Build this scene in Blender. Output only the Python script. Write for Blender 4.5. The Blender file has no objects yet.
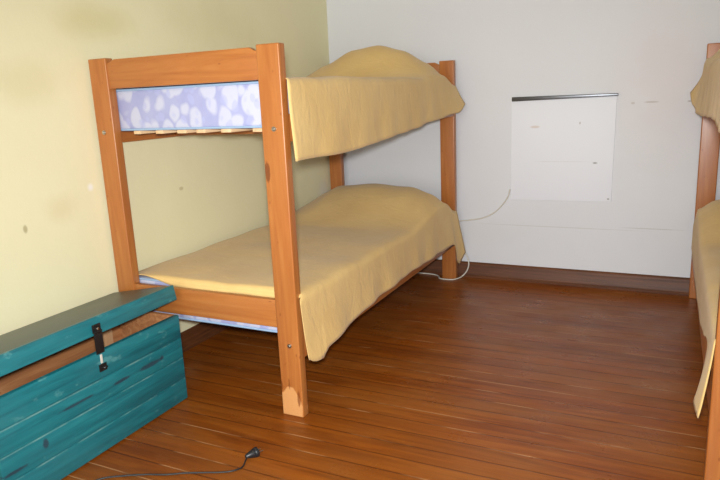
import bpy, bmesh, math, random
from mathutils import Vector, Matrix, noise
random.seed(7)
scene = bpy.context.scene
COL = scene.collection

# ------------------------------------------------------------------ helpers
class MB:
    """collects shapes into one bmesh"""
    def __init__(self): self.bm = bmesh.new()
    def add(self, other):
        me = bpy.data.meshes.new('tmp'); other.to_mesh(me); other.free()
        self.bm.from_mesh(me); bpy.data.meshes.remove(me); return self
    def box(self, x0, x1, y0, y1, z0, z1, bev=0.004, seg=2, rot=None, piv=None):
        b = bmesh.new(); bmesh.ops.create_cube(b, size=1)
        for v in b.verts:
            v.co = Vector(((x0+x1)/2 + v.co.x*(x1-x0), (y0+y1)/2 + v.co.y*(y1-y0), (z0+z1)/2 + v.co.z*(z1-z0)))
        if bev: bmesh.ops.bevel(b, geom=b.edges[:], offset=bev, segments=seg, profile=.6, affect='EDGES')
        if rot is not None:
            bmesh.ops.transform(b, matrix=Matrix.Translation(piv) @ rot @ Matrix.Translation(-Vector(piv)), verts=b.verts[:])
        return self.add(b)
    def prism(self, pts, axis, a, bb, bev=0.003):
        """polygon pts extruded along axis from a to bb"""
        b = bmesh.new()
        def P(p, t):
            return {'x': (t, p[0], p[1]), 'y': (p[0], t, p[1]), 'z': (p[0], p[1], t)}[axis]
        lo = [b.verts.new(P(p, a)) for p in pts]; hi = [b.verts.new(P(p, bb)) for p in pts]
        n = len(pts); b.faces.new(lo[::-1]); b.faces.new(hi)
        for i in range(n): b.faces.new((lo[i], lo[(i+1) % n], hi[(i+1) % n], hi[i]))
        bmesh.ops.recalc_face_normals(b, faces=b.faces[:])
        if bev: bmesh.ops.bevel(b, geom=b.edges[:], offset=bev, segments=2, profile=.6, affect='EDGES')
        return self.add(b)
    def cyl(self, p0, p1, r0, r1=None, n=20, bev=0):
        r1 = r0 if r1 is None else r1
        p0, p1 = Vector(p0), Vector(p1); d = p1-p0
        b = bmesh.new(); bmesh.ops.create_cone(b, cap_ends=True, segments=n, radius1=r0, radius2=r1, depth=d.length)
        if bev:
            es = [e for e in b.edges if abs(e.verts[0].co.z-e.verts[1].co.z) < 1e-6]
            bmesh.ops.bevel(b, geom=es, offset=bev, segments=2, profile=.5, affect='EDGES')
        q = Vector((0, 0, 1)).rotation_difference(d.normalized()).to_matrix().to_4x4()
        bmesh.ops.transform(b, matrix=Matrix.Translation((p0+p1)/2) @ q, verts=b.verts[:])
        return self.add(b)
    def tube(self, pts, r, n=8, sub=8, closed=False):
        P = [Vector(p) for p in pts]; path = []
        m = len(P)
        rng = range(m if closed else m-1)
        for i in rng:
            p1, p2 = P[i], P[(i+1) % m]
            p0 = P[(i-1) % m] if (closed or i > 0) else p1*2-p2
            p3 = P[(i+2) % m] if (closed or i+2 < m) else p2*2-p1
            for k in range(sub):
                t = k/sub
                path.append(.5*((2*p1)+(p2-p0)*t+(2*p0-5*p1+4*p2-p3)*t*t+(3*p1-p0-3*p2+p3)*t**3))
        if not closed: path.append(P[-1])
        b = bmesh.new(); rings = []
        up = Vector((0, 0, 1))
        L = len(path)
        for i, p in enumerate(path):
            if closed: t = path[(i+1) % L]-path[i-1]
            else: t = path[min(i+1, L-1)]-path[max(i-1, 0)]
            t.normalize()
            a = t.cross(up)
            if a.length < .05: a = t.cross(Vector((1, 0, 0)))
            a.normalize(); c = a.cross(t).normalized()
            if rings:
                pass
            rings.append([b.verts.new(p+a*math.cos(2*math.pi*k/n)*r+c*math.sin(2*math.pi*k/n)*r) for k in range(n)])
        for i in range(L if closed else L-1):
            A, B = rings[i], rings[(i+1) % L]
            # best twist
            best = min(range(n), key=lambda s: (A[0].co-B[s].co).length)
            for k in range(n):
                b.faces.new((A[k], A[(k+1) % n], B[(k+1+best) % n], B[(k+best) % n]))
        if not closed:
            b.faces.new(rings[0][::-1]); b.faces.new(rings[-1])
        bmesh.ops.recalc_face_normals(b, faces=b.faces[:])
        return self.add(b)
    def build(self, name, mat, parent=None, smooth=True):
        me = bpy.data.meshes.new(name); self.bm.to_mesh(me); self.bm.free()
        o = bpy.data.objects.new(name, me); COL.objects.link(o)
        if mat: me.materials.append(mat)
        if smooth:
            for p in me.polygons: p.use_smooth = True
            me.set_sharp_from_angle(angle=math.radians(38))
        if parent: o.parent = parent
        return o

def empty(name, loc):
    o = bpy.data.objects.new(name, None); COL.objects.link(o); o.location = loc
    o.empty_display_size = .1; return o
def tag(o, label=None, cat=None, group=None, kind=None):
    if label: o['label'] = label
    if cat: o['category'] = cat
    if group: o['group'] = group
    if kind: o['kind'] = kind
    return o
def copy_tree(o, parent=None):
    c = o.copy(); COL.objects.link(c)
    if parent: c.parent = parent
    for ch in list(o.children): copy_tree(ch, c)
    return c

# ------------------------------------------------------------------ materials
def srgb(r, g, b):
    f = lambda c: (c/12.92 if c <= .04045 else ((c+.055)/1.055)**2.4)
    return (f(r/255), f(g/255), f(b/255), 1)
class Mat:
    def __init__(self, name, rough=.5, spec=.5):
        self.m = bpy.data.materials.new(name); self.m.use_nodes = True
        self.nt = self.m.node_tree; self.b = self.nt.nodes['Principled BSDF']
        self.b.inputs['Roughness'].default_value = rough
        self.b.inputs['Specular IOR Level'].default_value = spec
    def n(self, t, **kw):
        nd = self.nt.nodes.new(t)
        for k, v in kw.items():
            if hasattr(nd, k): setattr(nd, k, v)
        return nd
    def l(self, a, b): self.nt.links.new(a, b)
    def setv(self, sock, v):
        if isinstance(v, bpy.types.NodeSocket): self.l(v, sock)
        else: sock.default_value = v
    def pos(self): return self.n('ShaderNodeNewGeometry').outputs['Position']
    def obj(self): return self.n('ShaderNodeTexCoord').outputs['Object']
    def mapping(self, v, scale=(1, 1, 1), loc=(0, 0, 0), rot=(0, 0, 0)):
        m = self.n('ShaderNodeMapping'); self.l(v, m.inputs['Vector'])
        m.inputs['Scale'].default_value = scale; m.inputs['Location'].default_value = loc; m.inputs['Rotation'].default_value = rot
        return m.outputs['Vector']
    def noise(self, v, scale=5, detail=3, rough=.55, dist=0):
        t = self.n('ShaderNodeTexNoise'); self.l(v, t.inputs['Vector'])
        t.inputs['Scale'].default_value = scale; t.inputs['Detail'].default_value = detail
        t.inputs['Roughness'].default_value = rough; t.inputs['Distortion'].default_value = dist
        return t.outputs['Fac']
    def ramp(self, f, stops, interp='LINEAR'):
        r = self.n('ShaderNodeValToRGB'); self.l(f, r.inputs['Fac']); cr = r.color_ramp; cr.interpolation = interp
        while len(cr.elements) < len(stops): cr.elements.new(.5)
        for e, (p, c) in zip(cr.elements, stops):
            e.position = p; e.color = c if isinstance(c, tuple) else (c, c, c, 1)
        return r.outputs['Color']
    def math(self, op, a, b=0.0, clamp=False):
        m = self.n('ShaderNodeMath'); m.operation = op; m.use_clamp = clamp
        self.setv(m.inputs[0], a); self.setv(m.inputs[1], b); return m.outputs[0]
    def mix(self, f, a, b, mode='MIX'):
        m = self.n('ShaderNodeMix'); m.data_type = 'RGBA'; m.blend_type = mode
        self.setv(m.inputs[0], f); self.setv(m.inputs[6], a); self.setv(m.inputs[7], b); return m.outputs[2]
    def sep(self, v):
        s = self.n('ShaderNodeSeparateXYZ'); self.l(v, s.inputs[0]); return s.outputs
    def blob(self, v, c, r, soft=.35, wob=0, wscale=12):
        """soft ellipsoid mask around c with radii r (1 inside)"""
        s = self.sep(v); tot = None
        for i in range(3):
            if r[i] is None: continue
            d = self.math('DIVIDE', self.math('SUBTRACT', s[i], c[i]), r[i])
            d = self.math('MULTIPLY', d, d); tot = d if tot is None else self.math('ADD', tot, d)
        tot = self.math('SQRT', tot)
        if wob:
            nz = self.noise(v, wscale, 3); tot = self.math('ADD', tot, self.math('MULTIPLY', self.math('SUBTRACT', nz, .5), wob))
        mr = self.n('ShaderNodeMapRange'); mr.inputs[1].default_value = 1; mr.inputs[2].default_value = 1-soft
        mr.inputs[3].default_value = 0; mr.inputs[4].default_value = 1; mr.interpolation_type = 'SMOOTHSTEP'
        self.l(tot, mr.inputs[0]); return mr.outputs[0]
    def color(self, c): self.setv(self.b.inputs['Base Color'], c); return self
    def bump(self, h, strength=.2, dist=.01):
        b = self.n('ShaderNodeBump'); b.inputs['Strength'].default_value = strength; b.inputs['Distance'].default_value = dist
        self.l(h, b.inputs['Height']); self.l(b.outputs['Normal'], self.b.inputs['Normal']); return self

N_ = None
def wood(name, axis, worn=False, cols=None, rough=.34):
    m = Mat(name, rough, .5); v = m.obj()
    sc = [22, 22, 22]; sc['xyz'.index(axis)] = 1.3
    g = m.noise(m.mapping(v, sc), 1.6, 5, .6, 1.2)
    fine = m.noise(m.mapping(v, [s*5 for s in sc]), 1.5, 2, .5)
    big = m.noise(v, 3.0, 2)
    A, B, C = cols or (srgb(150, 88, 40), srgb(165, 103, 49), srgb(177, 117, 60))
    c = m.ramp(g, [(.3, A), (.52, B), (.75, C)])
    c = m.mix(m.math('MULTIPLY', fine, .25), c, srgb(164, 92, 44))
    c = m.mix(m.math('MULTIPLY', m.math('SUBTRACT', big, .35, True), .45), c, srgb(184, 100, 50))
    kn = m.n('ShaderNodeTexVoronoi'); ks = [5.5]*3; ks['xyz'.index(axis)] = 2.6
    m.l(m.mapping(v, ks), kn.inputs['Vector'])
    km = m.ramp(kn.outputs['Distance'], [(.05, 1.0), (.1, 0.0)])
    c = m.mix(m.math('MULTIPLY', km, .6), c, srgb(120, 58, 24))
    if worn:
        p = m.obj(); s = m.sep(p)
        wob = m.noise(m.mapping(p, (22, 22, 5)), 1, 2)
        e = m.math('ADD', s[2], m.math('MULTIPLY', m.math('SUBTRACT', wob, .5), .14))
        bare = m.blob(p, (-.006, 0, .01), (.052, N_, .112), .10, .35, 26)
        edge = m.math('MAXIMUM', m.blob(p, (-.044, 0, .118), (.009, N_, .034), .4, .8, 40), m.math('MAXIMUM', m.blob(p, (.030, 0, .075), (.008, N_, .036), .4, .8, 40), m.blob(p, (-.008, 0, .13), (.005, N_, .03), .6, 1.0, 50)))
        c = m.mix(m.math('MULTIPLY', bare, .85), c, srgb(208, 152, 96))
        c = m.mix(m.math('MULTIPLY', edge, .75), c, srgb(118, 62, 26))
        chip = m.blob(p, (-.034, 0, .925), (.013, None, .04), .3, .8, 40)
        chip = m.math('MULTIPLY', chip, m.ramp(s[1], [(.0, 1.0), (.05, 1.0)]))
        c = m.mix(m.math('MULTIPLY', chip, .85), c, srgb(110, 56, 26))
    m.color(c); m.bump(fine, .06, .004)
    return m.m
W = {a: wood('varnished_pine_'+a, a) for a in 'xyz'}
WORN = wood('varnished_pine_worn', 'z', True)
SLAT = wood('raw_pine_slat', 'y', cols=(srgb(205, 170, 130), srgb(222, 192, 150), srgb(232, 205, 168)), rough=.7)

def wall_mat(name, base, dark, stains, lines=()):
    m = Mat(name, .62, .3); p = m.pos()
    c = m.mix(m.ramp(m.noise(p, 1.6, 4), [(.35, 0.0), (.75, .5)]), base, dark)
    for (ctr, r, col, f) in stains:
        c = m.mix(m.math('MULTIPLY', m.blob(p, ctr, r, .9, .9, 5), f), c, col)
    for (ctr, r, col, f) in lines:
        c = m.mix(m.math('MULTIPLY', m.blob(p, ctr, r, .6, .7, 9), f), c, col)
    m.color(c)
    h = m.math('ADD', m.noise(p, 7, 4), m.math('MULTIPLY', m.noise(p, 60, 2), .12))
    m.bump(h, .10, .02); return m.m
N = None
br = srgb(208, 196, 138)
WALL_L = wall_mat('cream_plaster', srgb(230, 224, 186), srgb(224, 217, 176), [
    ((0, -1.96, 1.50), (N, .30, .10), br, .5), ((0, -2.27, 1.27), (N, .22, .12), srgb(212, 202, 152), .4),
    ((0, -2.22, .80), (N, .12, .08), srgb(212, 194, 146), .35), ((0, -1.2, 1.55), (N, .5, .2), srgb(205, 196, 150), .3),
    ((0, -2.07, .862), (N, .02, .022), srgb(238, 238, 232), .9), ((0, -.18, .56), (N, .10, .12), srgb(222, 220, 208), .6)],
    [((0, -2.38, .755), (N, .012, .02), srgb(150, 135, 90), .6), ((0, -1.55, .78), (N, .02, .012), srgb(170, 155, 105), .5)])
WALL_B = wall_mat('white_plaster', srgb(211, 212, 215), srgb(205, 206, 209), [
    ((2.0, 0, 1.2), (.35, N, .6), srgb(208, 199, 202), .5), ((1.0, 0, .3), (.5, N, .12), srgb(202, 203, 202), .4)],
    [((1.5, 0, .352), (.62, N, .004), srgb(168, 160, 150), .3), ((2.0, 0, .367), (.22, N, .004), srgb(150, 138, 130), .35),
     ((1.967, 0, 1.07), (.05, N, .006), srgb(160, 152, 145), .6), ((2.155, 0, 1.068), (.02, N, .006), srgb(150, 142, 135), .6),
     ((1.872, 0, 1.067), (.012, N, .008), srgb(180, 172, 165), .6)])
WALL_P = wall_mat('pale_plaster', srgb(214, 208, 190), srgb(206, 200, 182), [])
CEIL = wall_mat('ceiling_paint', srgb(226, 222, 212), srgb(220, 215, 205), [])

def floor_mat():
    m = Mat('varnished_floorboards', .3, .26); p = m.pos(); s = m.sep(p)
    wv = .082
    yy = m.math('DIVIDE', s[1], wv); idx = m.math('FLOOR', yy); fr = m.math('SUBTRACT', yy, idx)
    wn = m.n('ShaderNodeTexWhiteNoise'); wn.noise_dimensions = '1D'; m.l(idx, wn.inputs['W'])
    rnd = wn.outputs['Value']
    # grain offset per board
    cx = m.n('ShaderNodeCombineXYZ')
    m.l(m.math('ADD', s[0], m.math('MULTIPLY', rnd, 17.0)), cx.inputs[0]); m.l(m.math('ADD', s[1], m.math('MULTIPLY', rnd, 5.0)), cx.inputs[1])
    v = cx.outputs[0]
    g = m.noise(m.mapping(v, (2.2, 34, 1)), 1, 5, .6, .9)
    big = m.noise(m.mapping(p, (1.1, 3.5, 1)), 1.4, 4)
    c = m.ramp(g, [(.22, srgb(94, 44, 8)), (.5, srgb(134, 68, 15)), (.8, srgb(160, 88, 22))])
    c = m.mix(m.math('MULTIPLY', rnd, .30), c, srgb(92, 46, 16))
    c = m.mix(m.ramp(big, [(.4, 0.0), (.75, .55)]), c, srgb(152, 94, 40))
    # worn lighter scuffs
    c = m.mix(m.math('MULTIPLY', m.ramp(m.noise(m.mapping(p, (3, 9, 1)), 2, 4), [(.6, 0.0), (.8, 1.0)]), .18), c, srgb(178, 120, 66))
    d = m.math('MINIMUM', fr, m.math('SUBTRACT', 1.0, fr))
    seam = m.ramp(d, [(.02, 1.0), (.05, 0.0)])
    sn = m.noise(m.mapping(p, (1.5, 9, 1)), 2.0, 3)
    c = m.mix(m.math('MULTIPLY', seam, .6), c, srgb(58, 24, 8))
    pale = m.math('MULTIPLY', m.ramp(d, [(.02, 1.0), (.04, 0.0)]), m.ramp(sn, [(.52, 0.0), (.60, 1.0)]))
    c = m.mix(m.math('MULTIPLY', pale, .6), c, srgb(205, 150, 100))
    m.color(c)
    rr = m.ramp(m.noise(p, 6, 4), [(.3, .24), (.7, .42)])
    m.l(rr, m.b.inputs['Roughness'])
    h = m.math('ADD', m.math('MULTIPLY', m.math('SUBTRACT', 1.0, seam), 1.0), m.math('ADD', m.math('MULTIPLY', g, .15), m.math('MULTIPLY', m.noise(m.mapping(p, (1, 8, 1)), 2, 2), .35)))
    m.bump(h, .18, .006); return m.m
FLOOR = floor_mat()
def base_mat():
    m = Mat('dark_skirting_wood', .5, .3); v = m.pos()
    g = m.noise(m.mapping(v, (2, 2, 40)), 1.5, 4, .6, .6)
    m.color(m.ramp(g, [(.3, srgb(72, 40, 20)), (.7, srgb(104, 60, 32))])); m.bump(g, .1, .004); return m.m
SKIRT = base_mat()

def fabric(name, a, b):
    m = Mat(name, .85, .2); p = m.obj()
    c = m.mix(m.ramp(m.noise(p, 4, 4), [(.3, 0.0), (.7, 1.0)]), a, b)
    wv = m.n('ShaderNodeTexWave'); m.l(p, wv.inputs['Vector']); wv.inputs['Scale'].default_value = 130; wv.bands_direction = 'Y'
    wv.inputs['Distortion'].default_value = 1
    c = m.mix(m.math('MULTIPLY', wv.outputs['Fac'], .10), c, srgb(150, 118, 70))
    m.color(c); m.b.inputs['Sheen Weight'].default_value = .15
    h = m.math('ADD', m.noise(m.mapping(p, (9, 16, 9)), 1, 4, .6, .5), m.math('MULTIPLY', m.noise(p, 180, 2), .1))
    m.bump(h, .35, .014); return m.m
SPREAD = fabric('mustard_cotton', srgb(222, 189, 125), srgb(213, 177, 112))

def floral():
    m = Mat('floral_ticking', .7, .3); p = m.obj()
    q = m.mapping(p, (1, 1, 1.0))
    w = m.n('ShaderNodeTexNoise'); m.l(q, w.inputs['Vector']); w.inputs['Scale'].default_value = 9
    ad = m.mix(.05, q, w.outputs['Color'], 'ADD')
    def leaves(scale, rot, lo, hi):
        vo = m.n('ShaderNodeTexVoronoi'); vo.inputs['Scale'].default_value = scale; vo.inputs['Randomness'].default_value = .8
        m.l(m.mapping(ad, (1.3, 1.3, .9), (0, 0, 0), (0, rot, 0)), vo.inputs['Vector'])
        return m.ramp(vo.outputs['Distance'], [(lo, 1.0), (hi, 0.0)]), vo.outputs['Color']
    l1, cc = leaves(13, .5, .48, .60); l2, _ = leaves(19, -.7, .28, .40)
    base = m.mix(m.noise(p, 14, 2), srgb(146, 150, 190), srgb(166, 168, 200))
    c = m.mix(m.math('MULTIPLY', l1, .75), base, srgb(192, 194, 208))
    c = m.mix(m.math('MULTIPLY', l2, .6), c, srgb(164, 168, 206))
    m.color(c); m.bump(m.noise(p, 30, 2), .1, .005); return m.m
FLORAL = floral()
def plain(name, c, rough=.5, metal=0, spec=.5):
    m = Mat(name, rough, spec); m.b.inputs['Metallic'].default_value = metal
    n_ = m.noise(m.obj(), 30, 3); m.color(m.mix(m.math('MULTIPLY', n_, .35), c, tuple(x*.7 for x in c[:3])+(1,)))
    return m.m
PIPING = plain('pale_blue_piping', srgb(150, 176, 204), .6)
STEEL = plain('zinc_steel', srgb(190, 188, 182), .3, 1)
BLACKM = plain('black_metal', srgb(36, 34, 34), .38, .3)
ALU = plain('grey_metal_strip', srgb(96, 97, 100), .3, .85)
BLACKP = plain('black_rubber', srgb(30, 31, 34), .4)
WHITEP = plain('white_cable_plastic', srgb(208, 202, 190), .45)
PANEL = wall_mat('white_painted_board', srgb(222, 224, 230), srgb(218, 220, 226), [],
    [((1.688, 0, .738), (.018, N, .007), srgb(130, 125, 120), .8), ((1.599, 0, .965), (.006, N, .012), srgb(170, 165, 160), .8),
     ((1.348, 0, .948), (.035, N, .010), srgb(205, 190, 180), .7), ((1.5, 0, .745), (.2, N, .004), srgb(195, 190, 186), .25),
     ((1.766, 0, .532), (.008, N, .006), srgb(140, 135, 130), .8)])

def teal(name, top=False):
    m = Mat(name, .42, .5); p = m.obj()
    g = m.noise(m.mapping(p, (26, 2.0, 26)), 1.3, 5, .62, .8)
    big = m.noise(m.mapping(p, (4, 2.4, 4)), 2, 4)
    c = m.ramp(g, [(.3, srgb(14, 82, 92)), (.55, srgb(22, 110, 119)), (.78, srgb(38, 128, 134))])
    c = m.mix(m.ramp(big, [(.45, 0.0), (.75, .7)]), c, srgb(44, 116, 124))
    if top:
        c = m.mix(m.ramp(m.noise(m.mapping(p, (22, 2, 22)), 1.5, 4), [(.25, .75), (.8, 1.0)]), c, srgb(88, 88, 78))
    else:
        for (cy, cz, ry, rz) in ((-2.22, .222, .09, .012), (-2.688, .154, .014, .022), (-2.55, .225, .09, .006), (-2.80, .12, .05, .008), (-2.16, .225, .014, .010), (-2.36, .222, .05, .008)):
            k = m.blob(p, (0, cy+2.44, cz), (N, ry, rz), .5, 1.0, 26)
            c = m.mix(m.math('MULTIPLY', k, .75), c, srgb(42, 44, 62))
        zz = m.sep(p)[2]
        for sz in (.095, .183, .265):
            ln = m.ramp(m.math('ABSOLUTE', m.math('SUBTRACT', zz, sz-.003)), [(.0012, 1.0), (.003, 0.0)])
            ln = m.math('MULTIPLY', ln, m.ramp(m.noise(m.mapping(p, (3, 7, 2)), 1.5, 3), [(.46, 0.0), (.66, .55)]))
            c = m.mix(ln, c, srgb(140, 176, 168))
        pale = m.ramp(m.noise(m.mapping(p, (5, 5, 9)), 3, 4), [(.64, 0.0), (.72, 1.0)])
        c = m.mix(m.math('MULTIPLY', pale, .35), c, srgb(110, 168, 166))
    m.color(c); m.bump(g, .12, .004); return m.m
TEAL = teal('teal_painted_wood'); TEALTOP = teal('weathered_teal_lid_top', True)
RAW = wood('raw_chest_wood', 'y', cols=(srgb(128, 80, 46), srgb(164, 112, 68), srgb(188, 138, 92)), rough=.7)
RAWZ = wood('raw_batten_wood', 'z', cols=(srgb(176, 138, 98), srgb(190, 150, 110), srgb(205, 168, 128)), rough=.7)

# ------------------------------------------------------------------ the room
XL, XR, YB, YF, H = 0.0, 3.16, 0.0, -7.6, 2.7
def struct(name, mat, *bx):
    b = MB()
    for q in bx: b.box(*q, bev=0)
    return tag(b.build(name, mat, smooth=False), kind='structure')
T = .12
struct('floor', FLOOR, (XL-T, XR+T, YF-T, YB+T, -.1, 0))
struct('ceiling', CEIL, (XL-T, XR+T, YF-T, YB+T, H, H+.1))
struct('wall_left', WALL_L, (XL-T, XL, YF-T, YB+T, 0, H))
struct('wall_back', WALL_B, (XL, XR, YB, YB+T, 0, H))
struct('wall_right', WALL_P, (XR, XR+T, YF-T, YB+T, 0, H))
struct('wall_front', WALL_P, (XL, XR, YF-T, YF, 0, H))
def skirt(name, prof, axis, a, b):
    return tag(MB().prism(prof, axis, a, b, .0).build(name, SKIRT), kind='structure')
pf = [(0, 0), (-.026, 0), (-.026, .012), (-.018, .022), (-.016, .078), (-.012, .092), (-.006, .098), (0, .098)]
skirt('baseboard_back', pf, 'x', XL+.0, XR)
skirt('baseboard_left', [(-.2*p[0]*2, p[1]) for p in pf], 'y', YF, YB-.027)

# ------------------------------------------------------------------ bunk bed (local frame: origin at its outer left near foot)
BW, BL, BH, PW, PT = .8725, 1.9503, 1.3526, .0905, .040
def make_bed(name):
    root = empty(name, (0, 0, 0))
    posts = []
    for (sx, sy) in ((1, 0), (0, 0), (0, 1), (1, 1)):
        x0 = sx*(BW-PW); y0 = sy*(BL-PT)
        cx, cy = x0+PW/2, y0+PT/2
        b = MB().box(-PW/2, PW/2, -PT/2, PT/2, 0, BH, .005, 3)
        p = b.build('post', None, root); p.location = (cx, cy, 0); posts.append(p)
        p.data.materials.append(None)
        p.material_slots[0].link = 'OBJECT'; p.material_slots[0].material = WORN if (sx, sy) == (1, 0) else W['z']
        o = -1 if sy == 0 else 1
        for z in (1.072, .283):
            bx = .006 if sx else -.006
            bb = MB().cyl((bx, o*PT/2, z), (bx, o*(PT/2+.003), z), .0085, .0085, 20).cyl((bx, o*(PT/2+.002), z), (bx, o*(PT/2+.006), z), .006, .0045, 20, .001)
            bb.build('bolt', STEEL, p)
            # side bolts through the post into the end boards
    xi0, xi1 = PW-.002, BW-PW+.002
    for sy in (0, 1):
        ya = .006 if sy == 0 else BL-.006-.024
        # top board, with cut corners
        zb, zt = 1.2372, 1.346
        pts = [(xi0, zb), (xi1, zb), (xi1, zt-.012), (xi1-.012, zt-.012), (xi1-.034, zt), (xi0+.040, zt), (xi0+.006, zt-.014), (xi0, zt-.010)]
        MB().prism(pts, 'y', ya, ya+.024, .003).build('end_board', W['x'], root)
        MB().box(xi0, xi1, ya, ya+.024, .346, .4532, .004).build('end_rail', W['x'], root)
    for lev in (1.025, .2585):
        for x0 in (0.001, BW-.027):
            MB().box(x0, x0+.026, PT-.001, BL-PT+.001, lev-(0 if lev > 1 else .03), lev+.095, .004).build('side_rail', W['y'], root)
        for yy in (.42, .92, 1.42, 1.80):
            MB().box(.026, BW-.026, yy, yy+.04, lev+.006, lev+.036, .003).build('crossbar', W['x'], root)
        for xx, ww in zip((.175, .288, .398, .488, .603, .742), (.034, .036, .044, .042, .046, .046)):
            MB().box(xx-ww/2, xx+ww/2, .036 if lev > 1 else .34, BL-.045, lev+.036, lev+.049, .002).build('slat', SLAT, root)
    return root, posts
BX, BY = .0131, -2.0137
bed1, posts1 = make_bed('bunk_bed')
bed2 = copy_tree(bed1)
bed1.location = (BX, BY, 0); bed2.location = (2.2103, BY+.032, 0)
for ch in bed2.children:
    if ch.name.startswith('post'): ch.material_slots[0].material = W['z']
g = 'orange pine bunk beds'
tag(bed1, 'orange varnished pine bunk bed against cream wall, right behind the teal chest', 'bunk bed', g)
tag(bed2, 'orange pine bunk bed cut off by right edge of photo, near white wall panel', 'bunk bed', g)

# ------------------------------------------------------------------ mattresses
def make_mattress():
    root = empty('mattress', (0, 0, 0))
    x0, x1, y0, y1, z0, z1 = .036, BW-.036, PT+.004, BL-PT-.006, 0, .160
    b = bmesh.new(); nx, ny, nz = 10, 24, 4
    bmesh.ops.create_cube(b, size=1)
    for v in b.verts: v.co = Vector(((x0+x1)/2+v.co.x*(x1-x0), (y0+y1)/2+v.co.y*(y1-y0), (z0+z1)/2+v.co.z*(z1-z0)))
    bmesh.ops.bevel(b, geom=b.edges[:], offset=.018, segments=4, profile=.5, affect='EDGES')
    mb = MB(); mb.add(b); mb.build('ticking', FLORAL, root)
    r = .016
    for z in (.004, z1-.004):
        pts = []
        X0, X1, Y0, Y1 = x0+.004, x1-.004, y0+.004, y1-.004
        pts = [(X0+.03, Y0, z), ((X0+X1)/2, Y0, z), (X1-.03, Y0, z), (X1, Y0+.03, z), (X1, (Y0+Y1)/2, z), (X1, Y1-.03, z), (X1-.03, Y1, z), ((X0+X1)/2, Y1, z), (X0+.03, Y1, z), (X0, Y1-.03, z), (X0, (Y0+Y1)/2, z), (X0, Y0+.03, z)]
        MB().tube(pts, .0045, 8, 6, True).build('piping', PIPING, root)
    return root
m1 = make_mattress(); m2 = copy_tree(m1)
ZU, ZL = 1.0745, .308
mg = 'lavender floral foam mattresses'
for m_, bl, z, lab in ((m1, bed1, ZU, 'floral lavender mattress end showing under top board of bunk behind chest'),
                       (m2, bed1, ZL, 'floral mattress of lower bunk, corner peeking out beside the chest lid')):
    m_.location = (bl.location.x, bl.location.y, z); tag(m_, lab, 'mattress', mg)

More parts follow.
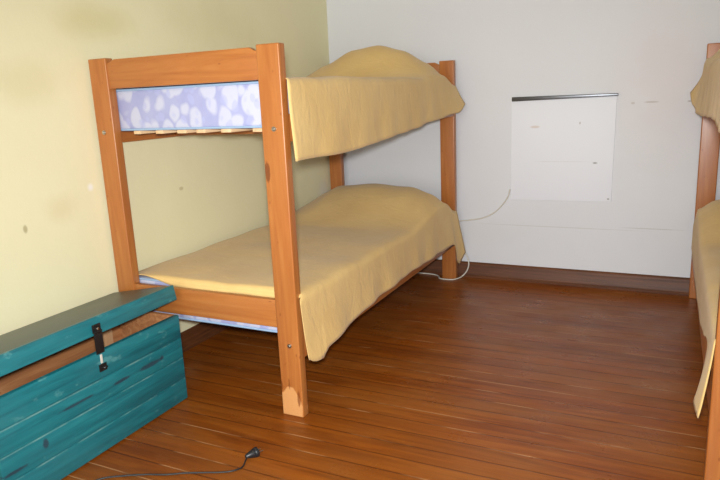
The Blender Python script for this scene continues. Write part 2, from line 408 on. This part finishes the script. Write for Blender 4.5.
# ------------------------------------------------------------------ bedspreads
def lerp(tab, t):
    if t <= tab[0][0]: return tab[0][1]
    for (a, va), (b, vb) in zip(tab, tab[1:]):
        if t <= b:
            k = (t-a)/(b-a); k = k*k*(3-2*k)*.5+k*.5
            return va+(vb-va)*k
    return tab[-1][1]
def sm(a, b, x):
    t = max(0, min(1, (x-a)/(b-a))); return t*t*(3-2*t)
def spread(name, ztop, hem, pil, flare, seed, endy, neartab, mirror=False, over_near=None, amp=.0035, crown=.0, foot=1.30, off=.008):
    """local bed frame; hem: table y -> z of the hanging hem; pil: pillow profile table x -> height; endy(k): far edge"""
    NY, NT, ND = 96, 44, 18
    yn, yf = 0.044, BL-PT-.012
    verts = []; rows = []
    ro = Vector((seed*3.1, seed*1.7, seed*.9))
    lead = []
    for j in range(NY+1):
        row = []
        t = j/NY
        yb = yn+(yf-yn)*t
        def top(x, y):
            u = x/BW
            p = lerp(pil, x)*sm(foot, 1.62, y)*(1-.88*sm(1.64, 1.90, y)) if pil else 0
            w = noise.noise(Vector((x*3.2, y*2.4, 0))+ro)*.007+noise.noise(Vector((x*9, y*7, 3))+ro)*.003
            # a few long creases
            w += .004*math.sin(18*y+5*x+seed)*sm(0, .3, y)*.4
            return ztop+p*.98-(.035 if pil else 0)*sm(.74, .87, x)*sm(1.68, 1.88, y)+max(w, -.003)+crown*math.sin(math.pi*u)
        # wall side tuck
        for k in range(4):
            z = top(.035, yb)-.07*(1-k/4)**1.0; row.append(Vector((.022+.006*k/4, yb, z)))
        XE = BW+off
        for k in range(NT+1):
            x = .030+(XE-.03-.022)*k/NT
            z = top(x, yb)
            z -= .006*(1-sm(.02, .09, x)) + .003*sm(XE-.06, XE-.02, x)
            row.append(Vector((x, yb, z)))
        zt = row[-1].z
        zh = lerp(hem, yb)+noise.noise(Vector((yb*6, 0, 7))+ro)*.006
        fl = lerp(flare, yb)
        for k in range(1, ND+1):
            s = k/ND
            # rounded fold then fall
            ang = min(1, s*5)*math.pi/2
            ang = min(1, s*12)*math.pi/2
            xo = XE-.022+.024*math.sin(ang)
            zz = zt-.014*(1-math.cos(ang))-(zt-.014-zh)*max(0, s-.06)/.94
            pl = s**1.3*(math.sin(yb*21+seed)*.5+math.sin(yb*33+seed*2+1)*.25+noise.noise(Vector((yb*8, s*2, 1))+ro)*1.1)*amp*1.6
            xo += pl*.9+fl*s**1.5+max(0, off)*(.5+.5*s)
            y2 = yb
            # the far end runs past the post
            y2 += (endy*(s**.8))*sm(yf-.22, yf, yb)
            # the near edge sweeps
            y2 += lerp(neartab, s)*(1-sm(yn, yn+.20, yb))
            row.append(Vector((max(xo, BW+.003 if s > .2 else 0), y2, zz)))
        rows.append(row)
    if over_near:
        # the spread turns down over the near end between the posts
        extra = []
        r0 = rows[0]
        for d in range(1, 4):
            row = []
            for i, v in enumerate(r0):
                h = over_near(v.x)*d/3
                if i >= 4 and i <= 4+NT: row.append(Vector((v.x, v.y-.007*min(1, d/1.5)*(1 if h > 0 else 0), v.z-h)))
                else: row.append(Vector((v.x, v.y-.0006*d, v.z-.0004*d)))
            extra.append(row)
        rows = extra[::-1]+rows
    b = bmesh.new(); vs = []
    for row in rows:
        r_ = []
        for v in row:
            c = v.copy()
            if mirror: c.x = BW-c.x
            r_.append(b.verts.new(c))
        vs.append(r_)
    for j in range(len(vs)-1):
        for i in range(len(vs[0])-1):
            f = (vs[j][i], vs[j][i+1], vs[j+1][i+1], vs[j+1][i])
            b.faces.new(f if not mirror else f[::-1])
    bmesh.ops.smooth_vert(b, verts=[v for v in b.verts if not v.is_boundary], factor=.4, use_axis_x=True, use_axis_y=True, use_axis_z=True)
    bmesh.ops.recalc_face_normals(b, faces=b.faces[:])
    me = bpy.data.meshes.new(name); b.to_mesh(me); b.free()
    for p in me.polygons: p.use_smooth = True
    me.materials.append(SPREAD)
    o = bpy.data.objects.new(name, me); COL.objects.link(o)
    s = o.modifiers.new('thick', 'SOLIDIFY'); s.thickness = .003; s.offset = 0
    return o
# local y = world y + 2.0137
pilU = [(0, .02), (.03, .03), (.19, .115), (.36, .185), (.52, .200), (.66, .165), (.80, .09), (.873, .02)]
pilL = [(0, .03), (.05, .06), (.14, .11), (.22, .145), (.46, .165), (.68, .150), (.80, .11), (.873, .06)]
hemU = [(.03, .958), (.4, .955), (.72, .966), (1.02, .988), (1.6, 1.03), (1.80, 1.05), (1.898, 1.095)]
s1 = spread('bedspread', ZU+.172, hemU, pilU, [(0, .004), (1.5, .006), (1.93, .035)], 1.3, .085,
            [(0, -.004), (.08, -.026), (1, -.022)])
s1.location = (BX, BY, 0)
hemL = [(.03, .245), (.08, .215), (.12, .206), (.165, .235), (.3, .248), (.5, .263), (.72, .277), (1.07, .281), (1.45, .27), (1.62, .264), (1.73, .272), (1.765, .255), (1.81, .115), (1.835, .12), (1.898, .165)]
s2 = spread('bedspread', ZL+.174, hemL, pilL, [(0, .012), (.12, .03), (.35, .012), (1.5, .006), (1.8, .01), (1.93, .035)], 2.6, .085,
            [(0, -.004), (.08, -.036), (1, -.036)], over_near=lambda x: .0005+.038*sm(.10, .32, x)+.004*math.sin(x*19)*sm(.3, .5, x), amp=.0045, foot=1.08)
s2.location = (BX, BY, 0)
hemU2 = [(.03, 1.03), (.5, 1.048), (1.0, 1.03), (1.6, 1.012), (1.72, 1.022), (1.83, 1.055), (1.898, 1.113)]
s3 = spread('bedspread', ZU+.172, hemU2, pilU, [(0, .004), (1.5, .008), (1.75, .02), (1.898, .045)], 4.1, .05, [(0, -.004), (.08, -.03), (1, -.03)], mirror=True, amp=.003)
s3.location = (bed2.location.x, bed2.location.y, 0)
hemL2 = [(.044, .226), (.14, .24), (.20, .355), (.27, .372), (.45, .33), (.68, .285), (1.07, .278), (1.6, .28), (1.9, .285)]
s4 = spread('bedspread', ZL+.174, hemL2, pilL, [(.044, .026), (.12, .036), (.20, .006), (.3, .0), (1.5, .0), (1.93, .0)], 5.7, .03, [(0, -.004), (.08, -.03), (1, -.03)], mirror=True, amp=.002, foot=1.08, off=-.001)
s4.location = (bed2.location.x, bed2.location.y, 0)
sg = 'mustard cotton bedspreads on the bunks'
tag(s1, 'mustard bedspread hanging off upper bunk, humped over the pillow, bunk by cream wall', 'bedspread', sg)
tag(s2, 'mustard bedspread covering lower bunk by cream wall, its corner drooping behind front post', 'bedspread', sg)
tag(s3, 'mustard bedspread corner jutting from upper bunk at right edge of photo', 'bedspread', sg)
tag(s4, 'mustard bedspread hanging from lower bunk at right edge, tip nearing the floor', 'bedspread', sg)

# ------------------------------------------------------------------ teal chest
CX, CY0, CY1 = .36, -2.838, -2.046      # front face, near end, far end
chest = empty('storage_chest', (0.19, -2.44, 0))
def cl(b): # world -> chest local
    bmesh.ops.translate(b.bm, vec=(-.19, 2.44, 0), verts=b.bm.verts[:]); return b
th = .02; x0 = .034; zt = .36
for (za, zb) in ((.006, .0945), (.0955, .1825), (.1835, .2645), (.2655, zt)):
    b = MB().box(CX-th, CX, CY0, CY1, za, zb, .0025)
    o = cl(b).build('front_plank', TEAL, chest)
b = MB().box(x0, CX-th, CY1-th, CY1, .006, zt, .003); cl(b).build('end_panel', RAW, chest)
b = MB().box(x0, CX-th, CY0, CY0+th, .006, zt, .003); cl(b).build('end_panel', TEAL, chest)
b = MB().box(x0, x0+th, CY0+th, CY1-th, .006, zt, .002); cl(b).build('back_panel', RAW, chest)
b = MB().box(x0+th, CX-th, CY0+th, CY1-th, .008, .024, .0); cl(b).build('bottom_panel', RAW, chest)
for yy in (-2.145, -2.66):
    b = MB().box(x0+th, x0+th+.018, yy-.022, yy+.022, .024, zt-.004, .002); cl(b).build('batten', RAWZ, chest)
# lid: tilted about the rear top edge
lid = empty('lid', (x0-.19, 0, zt)); lid.parent = chest
ang = -math.atan2(.062, CX-x0)
lw = CX-x0+.006
ly0, ly1 = CY0+2.44-.008, CY1+2.44+.002
lid.rotation_euler = (0, ang, 0)
MB().box(.0, lw-.02, ly0, ly1, .044, .060, .003).build('lid_top', TEALTOP, lid)
MB().box(lw-.02, lw, ly0, ly1, .0, .0605, .004).build('lid_front', TEAL, lid)
b = MB().box(.0, lw-.02, ly1-.018, ly1, .0, .044, .002); b.build('lid_end', TEAL, lid)
b = MB().box(.0, lw-.02, ly0, ly0+.018, .0, .044, .002); b.build('lid_end', TEAL, lid)
b = MB().box(.0, .018, ly0+.018, ly1-.018, .0, .044, .002); b.build('lid_back', RAW, lid)
# hasp
hy = -2.44+2.44
hasp = empty('hasp', (lw, hy, 0.012)); hasp.parent = lid
hasp.rotation_euler = (0, -ang, 0)
MB().box(0, .004, -.017, .017, -.004, .026, .001).box(.003, .009, -.010, .010, .004, .018, .002).build('hinge_plate', BLACKM, hasp)
MB().box(.004, .008, -.0165, .0165, -.078, -.002, .001).cyl((.006, -.015, .0), (.006, .015, .0), .005, None, 14).build('strap', BLACKM, hasp)
MB().cyl((.009, 0, .011), (.012, 0, .011), .005, .004, 14).build('screw', STEEL, hasp)
st = empty('staple', (CX-.19, .004, .302)); st.parent = chest
MB().box(0, .003, -.016, .016, -.012, .014, .001).build('staple_plate', BLACKM, st)
MB().tube([(.003, -.007, .004), (.014, -.007, .004), (.018, 0, .004), (.014, .007, .004), (.003, .007, .004)], .0026, 8, 5).build('staple_loop', BLACKM, st)
MB().box(.0, .002, -.006, .003, .016, .048, .0008).build('pale_scar', WHITEP, st)
tag(chest, 'teal painted plank chest on floor beside cream wall, lid slightly open, black hasp', 'chest')

# ------------------------------------------------------------------ wall panel with its strip
wp = empty('wall_panel', (1.5, 0, .8))
b = MB().prism([(1.2094, .512), (1.7825, .516), (1.790, 1.118), (1.2094, 1.112)], 'y', -.008, .0, .003)
bmesh.ops.translate(b.bm, vec=(-1.5, 0, -.8), verts=b.bm.verts[:]); b.build('board', PANEL, wp)
b = MB().prism([(1.212, 1.098), (1.796, 1.109), (1.796, 1.124), (1.212, 1.124)], 'y', -.020, .0, .004)
bmesh.ops.translate(b.bm, vec=(-1.5, 0, -.8), verts=b.bm.verts[:]); b.build('metal_strip', ALU, wp)
tag(wp, 'square white board on back wall with dark grey metal strip along its top', 'wall panel')

# ------------------------------------------------------------------ cables
cb = MB().tube([(1.205, -.012, .575), (1.185, -.006, .515), (1.115, -.005, .432), (1.03, -.005, .388), (.95, -.005, .372), (.86, -.006, .355), (.80, -.008, .30), (.84, -.010, .235), (.895, -.02, .20),
    (.935, -.032, .15), (.952, -.036, .098), (.942, -.042, .05), (.915, -.050, .014), (.897, -.085, .006), (.870, -.122, .005), (.82, -.128, .005), (.78, -.116, .005), (.765, -.08, .005), (.72, -.045, .005), (.62, -.036, .005), (.45, -.035, .005), (.2, -.037, .005), (.06, -.06, .005)], .0042, 8, 6)
tag(cb.build('cable', WHITEP), 'thin white cable from wall panel looping round the bunk post foot', 'cable')
pc = empty('power_cord', (.861, -2.307, 0))
def loc(p): return (p[0]-.861, p[1]+2.307, p[2])
MB().tube([loc(p) for p in ((.852, -2.325, .012), (.858, -2.345, .008), (.866, -2.375, .004), (.850, -2.405, .004), (.815, -2.428, .004), (.770, -2.447, .004), (.712, -2.473, .004), (.656, -2.505, .004), (.594, -2.529, .004), (.523, -2.567, .004), (.474, -2.604, .004), (.44, -2.68, .004), (.42, -2.78, .004))], .0028, 8, 8).build('flex', BLACKP, pc)
d = Vector((.35, .8, 0)).normalized()
A = Vector(loc((.855, -2.322, .013)))
MB().cyl(A-d*.012, A+d*.02, .006, .016, 20, .001).cyl(A+d*.02, A+d*.034, .017, .018, 20, .003).build('plug', BLACKP, pc)
sd = Vector((-d.y, d.x, 0))
q = MB()
for s in (-1, 1): q.cyl(A+d*.033+sd*.007*s, A+d*.052+sd*.007*s, .0022, .002, 10)
q.build('prong', STEEL, pc)
tag(pc, 'black power cord with plug lying on the floorboards in front of the chest', 'power cord')

# ------------------------------------------------------------------ lights
def light(name, kind, loc, energy, color=(1, 1, 1), **kw):
    d = bpy.data.lights.new(name, kind); d.energy = energy; d.color = color
    for k, v in kw.items(): setattr(d, k, v)
    o = bpy.data.objects.new(name, d); COL.objects.link(o); o.location = loc; return o
rf = light('rear_fill', 'AREA', (1.6, -7.5, 1.35), 105, (.93, .97, 1), shape='RECTANGLE', size=2.9, size_y=2.3)  # added fill behind the camera for soft even light, no window there
rf.rotation_euler = (math.radians(90), 0, 0)
fl = light('camera_flash', 'SPOT', (2.05, -3.86, 1.235), 320, (.95, .98, 1), shadow_soft_size=.045, spot_size=math.radians(108), spot_blend=1)
fl.rotation_euler = Vector((-.42, .876, -.26)).to_track_quat('-Z', 'Y').to_euler()
w = bpy.data.worlds.new('World'); scene.world = w; w.use_nodes = True
w.node_tree.nodes['Background'].inputs[0].default_value = (.05, .05, .05, 1)

# ------------------------------------------------------------------ camera
cam = bpy.data.cameras.new('camera'); co = bpy.data.objects.new('camera', cam); COL.objects.link(co)
yaw, pitch, roll, f = -.4555, .2222, -.0441, 636.35
fw = Vector((math.sin(yaw)*math.cos(pitch), math.cos(yaw)*math.cos(pitch), -math.sin(pitch)))
r = Vector((math.cos(yaw), -math.sin(yaw), 0)); u = r.cross(fw)
rr = math.cos(roll)*r+math.sin(roll)*u; uu = -math.sin(roll)*r+math.cos(roll)*u
M = Matrix((rr, uu, -fw)).transposed().to_4x4(); M.translation = (2.0632, -3.8704, 1.1689)
co.matrix_world = M
cam.sensor_width = 36; cam.lens = f*36/720; cam.clip_start = .02
scene.camera = co
scene.view_settings.view_transform = 'Standard'; scene.view_settings.look = 'None'
scene.view_settings.gamma = 1; scene.view_settings.exposure = 0.0; scene.view_settings.use_curve_mapping = False
